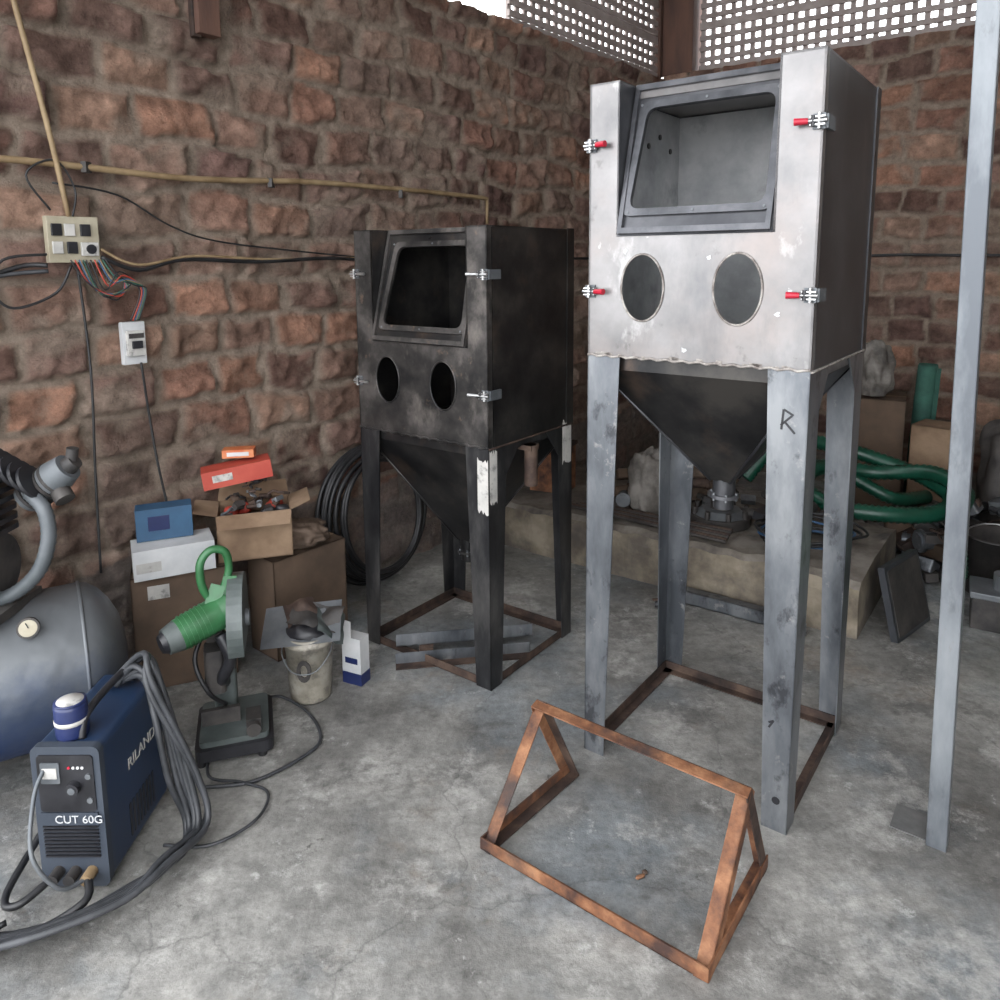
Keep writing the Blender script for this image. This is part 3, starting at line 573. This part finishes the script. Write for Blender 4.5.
# ------------------------------------------------------------------ bucket with rubbish
b=MB(Matrix.Translation((-.762,2.80,0)))
b.lathe([(0,.004),(.078,.004),(.08,.01),(.094,.235),(.10,.235),(.10,.25),(.096,.252),(.097,.27),(.091,.27),(.089,.25),(.075,.02),(0,.02)],'bucketm')
P=[(.028*math.cos(a),.15+.045*math.sin(a)) for a in [i*math.pi/8 for i in range(16)]]
b.plate(P,[[(.014*math.cos(a),.15+.026*math.sin(a)) for a in [i*math.pi/8 for i in range(16)]]],.008,'castiron',XZ(-.094)); b.tube([(-.098,0,.24),(-.09,-.06,.2),(-.04,-.1,.15),(.04,-.1,.15),(.09,-.06,.2),(.098,0,.24)],.0025,'silver',6,5)
def sheet(b,c,w,d,rx,ry,rz,k,amp,seed,n=14,fr=14):
    X=Matrix.Translation(c)@Matrix.Rotation(rz,4,'Z')@Matrix.Rotation(rx,4,'X')@Matrix.Rotation(ry,4,'Y')
    vs=[]
    for j in range(n+1):
        for i in range(n+1):
            x=(i/n-.5)*w;y=(j/n-.5)*d; vs.append((x,y,amp*noise.noise(V((x*fr,y*fr,seed)))))
    b.add(vs,[(j*(n+1)+i,j*(n+1)+i+1,(j+1)*(n+1)+i+1,(j+1)*(n+1)+i) for j in range(n) for i in range(n)],k,True,X)
sheet(b,(-.02,-.01,.305),.30,.20,.45,-.08,.15,'silver',.012,1,14,5); sheet(b,(.03,.01,.33),.20,.12,.4,.15,-.2,'castiron',.03,2); sheet(b,(-.03,.02,.335),.12,.12,.6,-.1,.5,'rust_dark',.035,3); sheet(b,(.09,.0,.30),.12,.16,.2,.6,.2,'greyplastic',.03,4)
b.blob((0,0,.27),(.075,.075,.04),'blackp',.5,3,3,20,12)
b.obj('paint_bucket')
b=MB(frame(-.60,2.90,0,math.radians(-25))); b.box((-.045,-.03,0),(.045,.03,.2),'white'); b.box((-.046,-.031,0),(.046,.031,.05),'navy'); b.box((-.03,-.032,.09),(.03,-.031,.115),'navy'); b.box((-.045,-.03,.2),(.0,-.026,.27),'white'); b.obj('white_carton')

# ------------------------------------------------------------------ carton pile
ba=math.radians(23)
def cf(x,y,z,a=ba): return frame(x,y,z,a)
e1=V((math.cos(ba),math.sin(ba),0)); e2=V((-math.sin(ba),math.cos(ba),0))
c=V((-1.11,2.97,0))-e1*.19+e2*.17
carton('cardboard_box',cf(c.x,c.y,0),.38,.34,.475,'card_dark',False,band='paper')
c2=V((-.92,3.26,0)); carton('cardboard_box.001',cf(c2.x,c2.y,0,math.radians(50)),.38,.20,.45,'card_dark',False)
carton('cardboard_box.002',cf(-1.06,3.13,.477,math.radians(18)),.30,.22,.20,'card',True)
b=MB(cf(-1.33,2.93,.479,math.radians(28))); b.box((-.15,-.08,0),(.15,.08,.12),'white'); b.box((-.14,-.081,.03),(-.05,-.0801,.07),'paper'); b.obj('white_box',.003)
b=MB(cf(-1.37,2.96,.602,math.radians(24))); b.box((-.105,-.03,0),(.105,.06,.13),'bluebox'); b.box((-.06,-.031,.04),(.02,-.0301,.10),'navy'); b.obj('blue_box',.003)
b=MB(cf(-1.13,3.14,.84,math.radians(22))@Matrix.Rotation(-.12,4,'Y')); b.box((-.14,-.06,-.055),(.14,.06,.02),'redbox'); b.box((-.10,-.061,-.03),(-.02,-.0601,0),'paper'); b.obj('red_box',.003)
b=MB(cf(-1.13,3.17,.882,math.radians(10))); b.box((-.06,-.03,0),(.07,.04,.035),'orange'); b.box((-.04,-.031,.008),(.05,-.0301,.025),'white'); b.obj('orange_box',.002)
b=MB(); b.blob((-.90,3.26,.50),(.10,.09,.055),'sack2',.6,2.2,9); b.obj('brown_paper_bag')

# ------------------------------------------------------------------ big rubber hose coil against the wall
b=MB(); cc=WB+WD*.10+WN*.14
for k in range(8):
    r=.37-.011*k+.01*math.sin(k*3); off=.05*math.sin(k*2.1)
    pts=[]
    for i in range(32):
        a=2*math.pi*i/32; hh=r*math.sin(a)+.375+.004*math.sin(k); lean=.09*(1-hh/.77)-.045+.010*(k-3)
        pp=cc+WD*(r*math.cos(a)*(1-.02*k)+off*.2)+WN*(lean); pts.append((pp.x,pp.y,max(.02,hh+.004*math.sin(3*a+k))))
    b.tube(pts,.012,'black',8,3,True)
b.obj('rubber_hose_coil')

# ------------------------------------------------------------------ compressor
TX=V((-.85,-.53,0)).normalized(); TC=V((-1.39,2.41,.39)); 
Xt=Matrix.Translation(TC)@TX.to_track_quat('Z','Y').to_matrix().to_4x4()
b=MB()
prof=[(0,-.105),(.06,-.10),(.12,-.088),(.18,-.06),(.22,-.03),(.243,0),(.25,.03),(.25,.75),(.22,.80),(.12,.85),(0,.86)]
b.lathe(prof,'tank',Xt,48)
b.lathe([(.249,.02),(.254,.022),(.254,.03),(.249,.032)],'tank',Xt,48)
for d_ in(.1,.62):
    for sgn in(-1,1):
        p=TC+TX*d_+V((-TX.y,TX.x,0))*.15*sgn; b.bar((p.x,p.y,0),(p.x,p.y,.24),TX,.05,.02,'castiron'); b.bar((p.x-.03,p.y,0.004),(p.x+.05,p.y,.004),(0,1,0),.05,.012,'black')
g=V((-1.452,2.185,.603)); gd=V((.45,-.85,.25)).normalized()
b.cyl(g-gd*.07,g,.012,'silver',seg=10); b.cyl(g,g+gd*.022,.031,'castiron',seg=24); b.cyl(g+gd*.022,g+gd*.0235,.025,'board',seg=24); b.bar(g+gd*.025,g+gd*.025+V((-.008,0,.016)),(1,0,0),.003,.001,'black')
pc=TC+TX*.32
b.box((pc.x-.15,pc.y-.12,.63),(pc.x+.15,pc.y+.12,.66),'castiron')
b.cyl((pc.x-.10,pc.y,.77),(pc.x+.10,pc.y,.77),.11,'castiron',seg=24)
for i in range(7): z=.88+i*.032; b.rbox((pc.x-.09,pc.y-.09,z),(pc.x+.13,pc.y+.09,z+.016),.03,'blackp')
b.cyl((pc.x,pc.y,.86),(pc.x,pc.y,1.1),.065,'blackp')
b.cyl((-1.51,2.33,.965),(-1.42,2.33,1.03),.048,'silver',.055); b.cyl((-1.42,2.33,1.03),(-1.37,2.33,1.07),.058,'hosegrey',.045); b.cyl((-1.37,2.33,1.07),(-1.345,2.33,1.09),.03,'castiron',.025)
for i in range(5): b.cyl((-1.495+.018*i,2.33,.976+.013*i),(-1.487+.018*i,2.33,.982+.013*i),.058,'castiron')
b.cyl((-1.37,2.30,.97),(-1.42,2.33,1.03),.03,'castiron'); b.cyl((-1.36,2.33,1.08),(-1.35,2.33,1.13),.018,'castiron')
for i in range(7): b.cyl((-1.62+.026*i,2.28,1.13-.016*i),(-1.61+.026*i,2.28,1.135-.016*i),.055,'blackp')
b.tube([(-1.47,2.28,1.00),(-1.415,2.26,.95),(-1.405,2.25,.86),(-1.44,2.24,.76),(-1.52,2.23,.69),(-1.62,2.22,.66)],.021,'hosegrey',10,10,ribs=.10)
b.obj('air_compressor')

# ------------------------------------------------------------------ plasma cutter
PX,PY=-1.258,1.86; PW=.178; b=MB(Matrix.Translation((PX,PY,.02)))
b.rbox((0,.0,0),(PW,.35,.41),.02,'blue',axis='y')
b.rbox((-.003,-.012,-.003),(PW+.003,.012,.413),.02,'grey_panel',axis='y')
b.rbox((.014,-.016,.225),(PW-.014,-.011,.39),.01,'blackp',axis='y')
b.rbox((.024,-.019,.31),(.075,-.015,.37),.004,'silver',axis='y'); b.box((.03,-.0205,.325),(.068,-.019,.355),'paper')
for i in range(4): b.cyl((.10+.012*i,-.018,.355),(.10+.012*i,-.014,.355),.004,'red' if i==0 else 'white',seg=8)
b.cyl((.112,-.035,.30),(.112,-.011,.30),.018,'blackp',seg=16); b.cyl((.112,-.037,.30),(.112,-.035,.30),.010,'silver',seg=12)
b.cyl((.15,-.02,.26),(.15,-.011,.26),.008,'silver',seg=12); b.cyl((.15,-.02,.33),(.15,-.011,.33),.008,'silver',seg=12)
b.box((.012,-.0165,.185),(PW-.012,-.0115,.222),'grey_panel')
for i in range(9): b.box((.015,-.018,.09+.011*i),(PW-.015,-.011,.095+.011*i),'blackp')
for x in(.045,.09,.135): b.cyl((x,-.05,.045),(x,-.01,.045),.016,'castiron' if x<.12 else 'bamboo',seg=12)
for i in range(8): b.box((PW,.12+.02*i,.04),(PW+.002,.13+.02*i,.14),'blackp')
for x in(.015,.13):
    for y in(.02,.31): b.box((x,y,-.02),(x+.025,y+.03,0),'blackp')
b.tube([(.115,.03,.41),(.115,.05,.455),(.115,.12,.47),(.115,.24,.47),(.115,.30,.455),(.115,.32,.41)],.011,'blackp',10,6)
pc_=b.obj('plasma_cutter',.0)
def text(body,loc,rot,size,k,par):
    c=bpy.data.curves.new('label','FONT'); c.body=body; c.size=size; c.extrude=.0006; c.materials.append(M[k]); o=bpy.data.objects.new('label_text',c); o.location=loc; o.rotation_euler=rot; bpy.context.scene.collection.objects.link(o); o.parent=par; return o
text('CUT 60G',(PX+.05,PY-.018,.213),(math.pi/2,0,0),.032,'white',pc_)
text('RILAND',(PX+PW+.0012,PY+.13,.26),(math.pi/2,0,math.pi/2),.048,'paper',pc_)
b=MB(Matrix.Translation((PX+.08,PY+.05,.4305)))
b.lathe([(.025,0),(.040,0),(.042,.01),(.042,.085),(.040,.095),(.025,.095),(.025,0)],'navy'); b.lathe([(.0415,.040),(.0427,.040),(.0427,.052),(.0415,.052)],'paper'); b.lathe([(.0,.088),(.028,.088),(.036,.095),(.041,.096),(.041,.098),(.026,.100),(.023,.092)],'navy'); b.lathe([(.0,.096),(.026,.096),(.034,.0985),(.034,.1),(.0,.1)],'paper'); b.obj('tape_roll')
b=MB()
random.seed(3)
for k in range(7):
    j=lambda a=.02: random.uniform(-a,a)
    b.tube([(-1.18+j(),2.14+j(),.445),(-1.08+j(),2.12+j(),.47+.015*k),(-1.02+j(),2.06+j(),.38+.02*k),(-.985+.012*k,2.05+j(),.2),(-.95+.012*k,2.03+j(),.06),(-.93+j(),1.97-.02*k,.015+.012*k),(-1.0+j(),1.86-.02*k,.015+.01*k),(-1.12+j(),1.76-.02*k,.02+.01*k),(-1.25,1.70-.015*k,.015+.008*k),(-1.42,1.70-.02*k,.012+.006*k),(-1.62+j(),1.66-.03*k,.012)],.0095,'cable',8,6)
b.tube([(-1.125,1.82,.065),(-1.16,1.76,.09),(-1.21,1.74,.2),(-1.23,1.80,.32),(-1.225,1.845,.37)],.006,'silver',6,6)
b.tube([(-1.12,1.82,.065),(-1.10,1.76,.05),(-1.20,1.70,.02),(-1.34,1.68,.02),(-1.5,1.62,.012)],.011,'black',8,6)
b.tube([(-1.22,1.82,.065),(-1.27,1.75,.05),(-1.33,1.80,.04),(-1.33,2.0,.1),(-1.30,2.15,.25),(-1.22,2.22,.35)],.010,'black',8,6)
b.tube([(-1.0,2.0,.012),(-.86,2.0,.012),(-.76,2.10,.012),(-.76,2.22,.012),(-.86,2.27,.012),(-.98,2.30,.012),(-1.03,2.45,.012)],.005,'cable',6,8)
b.tube([(-.98,2.25,.010),(-.82,2.28,.010),(-.68,2.42,.010),(-.66,2.52,.010),(-.74,2.66,.012),(-.86,2.75,.02),(-.9,2.7,.05)],.006,'cable',6,8)
b.tube([(-1.28,1.72,.03),(-1.36,1.66,.02),(-1.5,1.55,.012),(-1.6,1.40,.01)],.008,'black',8,6)
b.obj('welding_cables')

# ------------------------------------------------------------------ chop saw
S=frame(-.965,2.52,0,math.radians(18)); b=MB(S)
b.rbox((-.13,-.14,.02),(.13,.16,.06),.03,'blackp'); b.rbox((-.115,-.12,.06),(.115,.14,.08),.02,'greyplastic')
for x in(-.11,.09):
    for y in(-.12,.12): b.cyl((x,y,0),(x,y,.03),.016,'black',seg=10)
b.box((-.11,-.02,.075),(.02,.0,.135),'castiron'); b.box((.04,-.1,.075),(.09,-.02,.125),'castiron'); b.cyl((.065,-.11,.1),(.065,.0,.1),.01,'chrome',seg=8); b.cyl((.065,-.13,.1),(.065,-.11,.1),.025,'castiron',seg=12)
b.rbox((-.07,.05,.075),(.01,.14,.24),.015,'greyplastic')
b.bar((-.075,.07,.16),(-.085,.03,.46),(1,0,0),.06,.06,'castiron')
b.rbox((-.09,-.03,.20),(-.02,.06,.36),.02,'castiron')
b.cyl((-.16,-.06,.455),(-.03,.0,.49),.056,'green',.060,seg=24); b.cyl((-.20,-.08,.445),(-.16,-.06,.455),.045,'greyplastic',.055,seg=24); b.cyl((-.215,-.087,.442),(-.20,-.08,.445),.03,'blackp',.04,seg=24); b.cyl((-.03,0,.49),(.0,.012,.50),.06,'green',.065,seg=24)
for i in range(6): b.cyl((-.145+.014*i,-.053+.0065*i,.459+.004*i),(-.14+.014*i,-.051+.0065*i,.4605+.004*i),.0605,'green',seg=24)
wn=V((.97,-.05,0)).normalized(); Xg=Matrix.Translation((.03,.02,.45))@wn.to_track_quat('Z','Y').to_matrix().to_4x4()
b.cyl((0,0,-.006),(0,0,.006),.135,'castiron',seg=40,X=Xg)
Gp=[(.16*math.cos(a),.16*math.sin(a)) for a in [math.radians(-30+240*i/24) for i in range(25)]]
b.prism(Gp,-.026,.026,'greyplastic',Xg)
b.cyl((0,0,-.04),(0,0,.04),.03,'silver',seg=16,X=Xg)
b.tube([(-.055,-.0,.54),(-.08,-.01,.60),(-.08,-.01,.68),(-.045,0,.72),(.0,.01,.705),(.01,.015,.64),(-.01,.01,.58),(-.04,0,.545)],.014,'green',10,6,True)
b.bar((-.09,-.04,.50),(-.05,.0,.60),(1,0,0),.05,.03,'green'); b.bar((-.03,-.03,.44),(-.01,.0,.62),(1,0,0),.045,.03,'green')
b.tube([(-.07,.05,.44),(-.12,.0,.33),(-.08,-.04,.22),(-.03,.02,.13)],.008,'black',8,6)
b.tube([(-.03,-.03,.42),(.0,-.05,.34),(-.03,-.03,.26),(-.03,.05,.2)],.022,'blackp',8,6)
b.obj('chop_saw',.0)

# ------------------------------------------------------------------ wall services
def LW(s,z,o=.065): p=WB+WD*s+WN*o; return V((p.x,p.y,z))
b=MB(); b.tube([LW(-2.5,2.05),LW(-1.47,2.07),LW(-.8,2.055),LW(-.2,2.085),LW(.5,2.09),LW(1.0,2.085),LW(1.10,2.08)],.013,'bamboo',8,8); b.tube([LW(1.10,2.08),LW(1.10,1.93)],.010,'bamboo',8,2)
for s in(-1.2,-.4,.4): b.box((-.01,-.03,-.02),(.01,.01,.02),'castiron',Matrix.Translation(LW(s,2.065,.06)))
b.obj('conduit_pipe')
b=MB(); b.tube([LW(-1.50,3.15,.09),LW(-1.42,2.67,.09),LW(-1.34,2.2,.095),LW(-1.29,1.88,.08)],.010,'bamboo',8,6); b.obj('conduit_drop')
Fw=Matrix(((WD.x,WN.x,0,0),(WD.y,WN.y,0,0),(0,0,1,0),(0,0,0,1)))
def WF(s,z,o): p=LW(s,z,o); return Matrix.Translation(p)@Fw
b=MB(WF(-1.28,1.795,.05)); b.box((-.09,0,-.085),(.09,.035,.085),'board')
for i,(x,zz) in enumerate([(-.06,.035),(-.015,.035),(.04,.035),(-.06,-.03),(-.01,-.03)]): b.box((x-.018,.035,zz-.022),(x+.018,.045,zz+.022),'paper' if i%2 else 'blackp')
b.box((.02,.035,-.06),(.08,.05,-.01),'paper'); b.cyl((.052,.05,-.035),(.052,.056,-.035),.018,'blackp',seg=14); b.obj('switch_board',.002)
b=MB(WF(-1.085,1.39,.05)); b.box((-.045,0,-.085),(.045,.03,.085),'white'); b.box((-.035,.03,-.05),(.035,.05,.05),'paper'); b.box((-.02,.05,-.02),(.02,.06,.01),'blackp'); b.box((-.03,.05,.02),(.03,.052,.04),'castiron'); b.obj('circuit_breaker_box',.002)
b=MB()
b.tube([LW(-2.5,1.64),LW(-1.9,1.63),LW(-1.6,1.66),LW(-1.45,1.70),LW(-1.38,1.70,.09)],.009,'black',6,6)
b.tube([LW(-2.5,1.60),LW(-1.9,1.60),LW(-1.65,1.64),LW(-1.5,1.67),LW(-1.38,1.68,.09)],.008,'cable',6,6)
b.tube([LW(-1.19,1.73,.09),LW(-1.05,1.68,.09),LW(-.85,1.72),LW(-.5,1.71),LW(-.1,1.725),LW(.3,1.715),LW(1.5,1.72),LW(3.2,1.72)],.009,'black',6,6)
b.tube([LW(-1.19,1.76,.09),LW(-1.05,1.70,.09),LW(-.8,1.735),LW(-.4,1.72),LW(.2,1.73)],.006,'bamboo',6,6)
b.tube([LW(-1.33,2.0),LW(-1.1,1.97),LW(-.9,1.86),LW(-.7,1.80),LW(-.3,1.76),LW(.1,1.73)],.004,'black',6,6)
b.tube([LW(-1.30,1.70,.09),LW(-1.36,1.6,.09),LW(-1.5,1.55,.08),LW(-1.56,1.62,.08),LW(-1.52,1.72,.08),LW(-1.38,1.74,.09)],.005,'black',6,6)
for k,(c,m_) in enumerate([('redbox',0),('blueline',.015),('gcloth',.03),('black',-.015),('black',.04),('bamboo',.02)]):
    b.tube([LW(-1.22+m_,1.72,.10),LW(-1.18+m_,1.62+m_,.11),LW(-1.12+m_,1.66-m_,.11),LW(-1.05+m_*.5,1.60,.10),LW(-1.09+m_*.6,1.48,.09)],.003,c,6,6)
    b.tube([LW(-1.29+m_,1.72,.10),LW(-1.24+m_,1.62-m_,.11),LW(-1.14+m_,1.58+m_,.11),LW(-1.12,1.64,.10),LW(-1.20,1.70,.09)],.003,c,6,6)
b.tube([LW(-1.28,1.71,.09),LW(-1.26,1.3,.08),LW(-1.28,.9,.09),LW(-1.30,.5,.11)],.005,'black',6,6)
b.tube([LW(-1.07,1.31,.09),LW(-1.05,1.1,.08),LW(-1.04,.9,.10),LW(-1.02,.7,.12)],.005,'black',6,6)
b.tube([LW(-1.35,1.9,.08),LW(-1.42,2.02,.08),LW(-1.32,2.08,.08),LW(-1.26,1.98,.08),LW(-1.28,1.88,.09)],.004,'black',6,6)
b.obj('electrical_wiring')
b=MB(); q=CORN+BN*.06
b.tube([(q.x+BD.x*s,q.y+BD.y*s,1.72+.01*math.sin(s*4)) for s in(.1,.6,1.2,1.8,2.4,3.2,4.4)],.010,'black',6,5); b.obj('wall_cable')
b=MB(WF(-.69,2.64,.05)); b.box((-.05,0,0),(.05,.06,.6),'wood'); b.box((-.06,.0,-.01),(-.02,.03,.3),'rust_dark'); b.obj('wooden_bracket',.004)

# ------------------------------------------------------------------ light
w=bpy.data.worlds.new('sky'); bpy.context.scene.world=w; w.use_nodes=True
bg=w.node_tree.nodes['Background']; bg.inputs['Color'].default_value=(.94,.965,1,1); bg.inputs['Strength'].default_value=5.9

# ------------------------------------------------------------------ camera
cam=bpy.data.cameras.new('camera'); co=bpy.data.objects.new('camera',cam); bpy.context.scene.collection.objects.link(co)
p_=math.atan(112/757.0); R_=Matrix.Rotation(math.pi/2-p_,4,'X')@Matrix.Rotation(math.radians(-.45),4,'Z')
co.matrix_world=Matrix.Translation((0,0,1.7))@R_
cam.sensor_width=36; cam.lens=27.252; cam.shift_y=-.126; cam.clip_start=.02
bpy.context.scene.camera=co
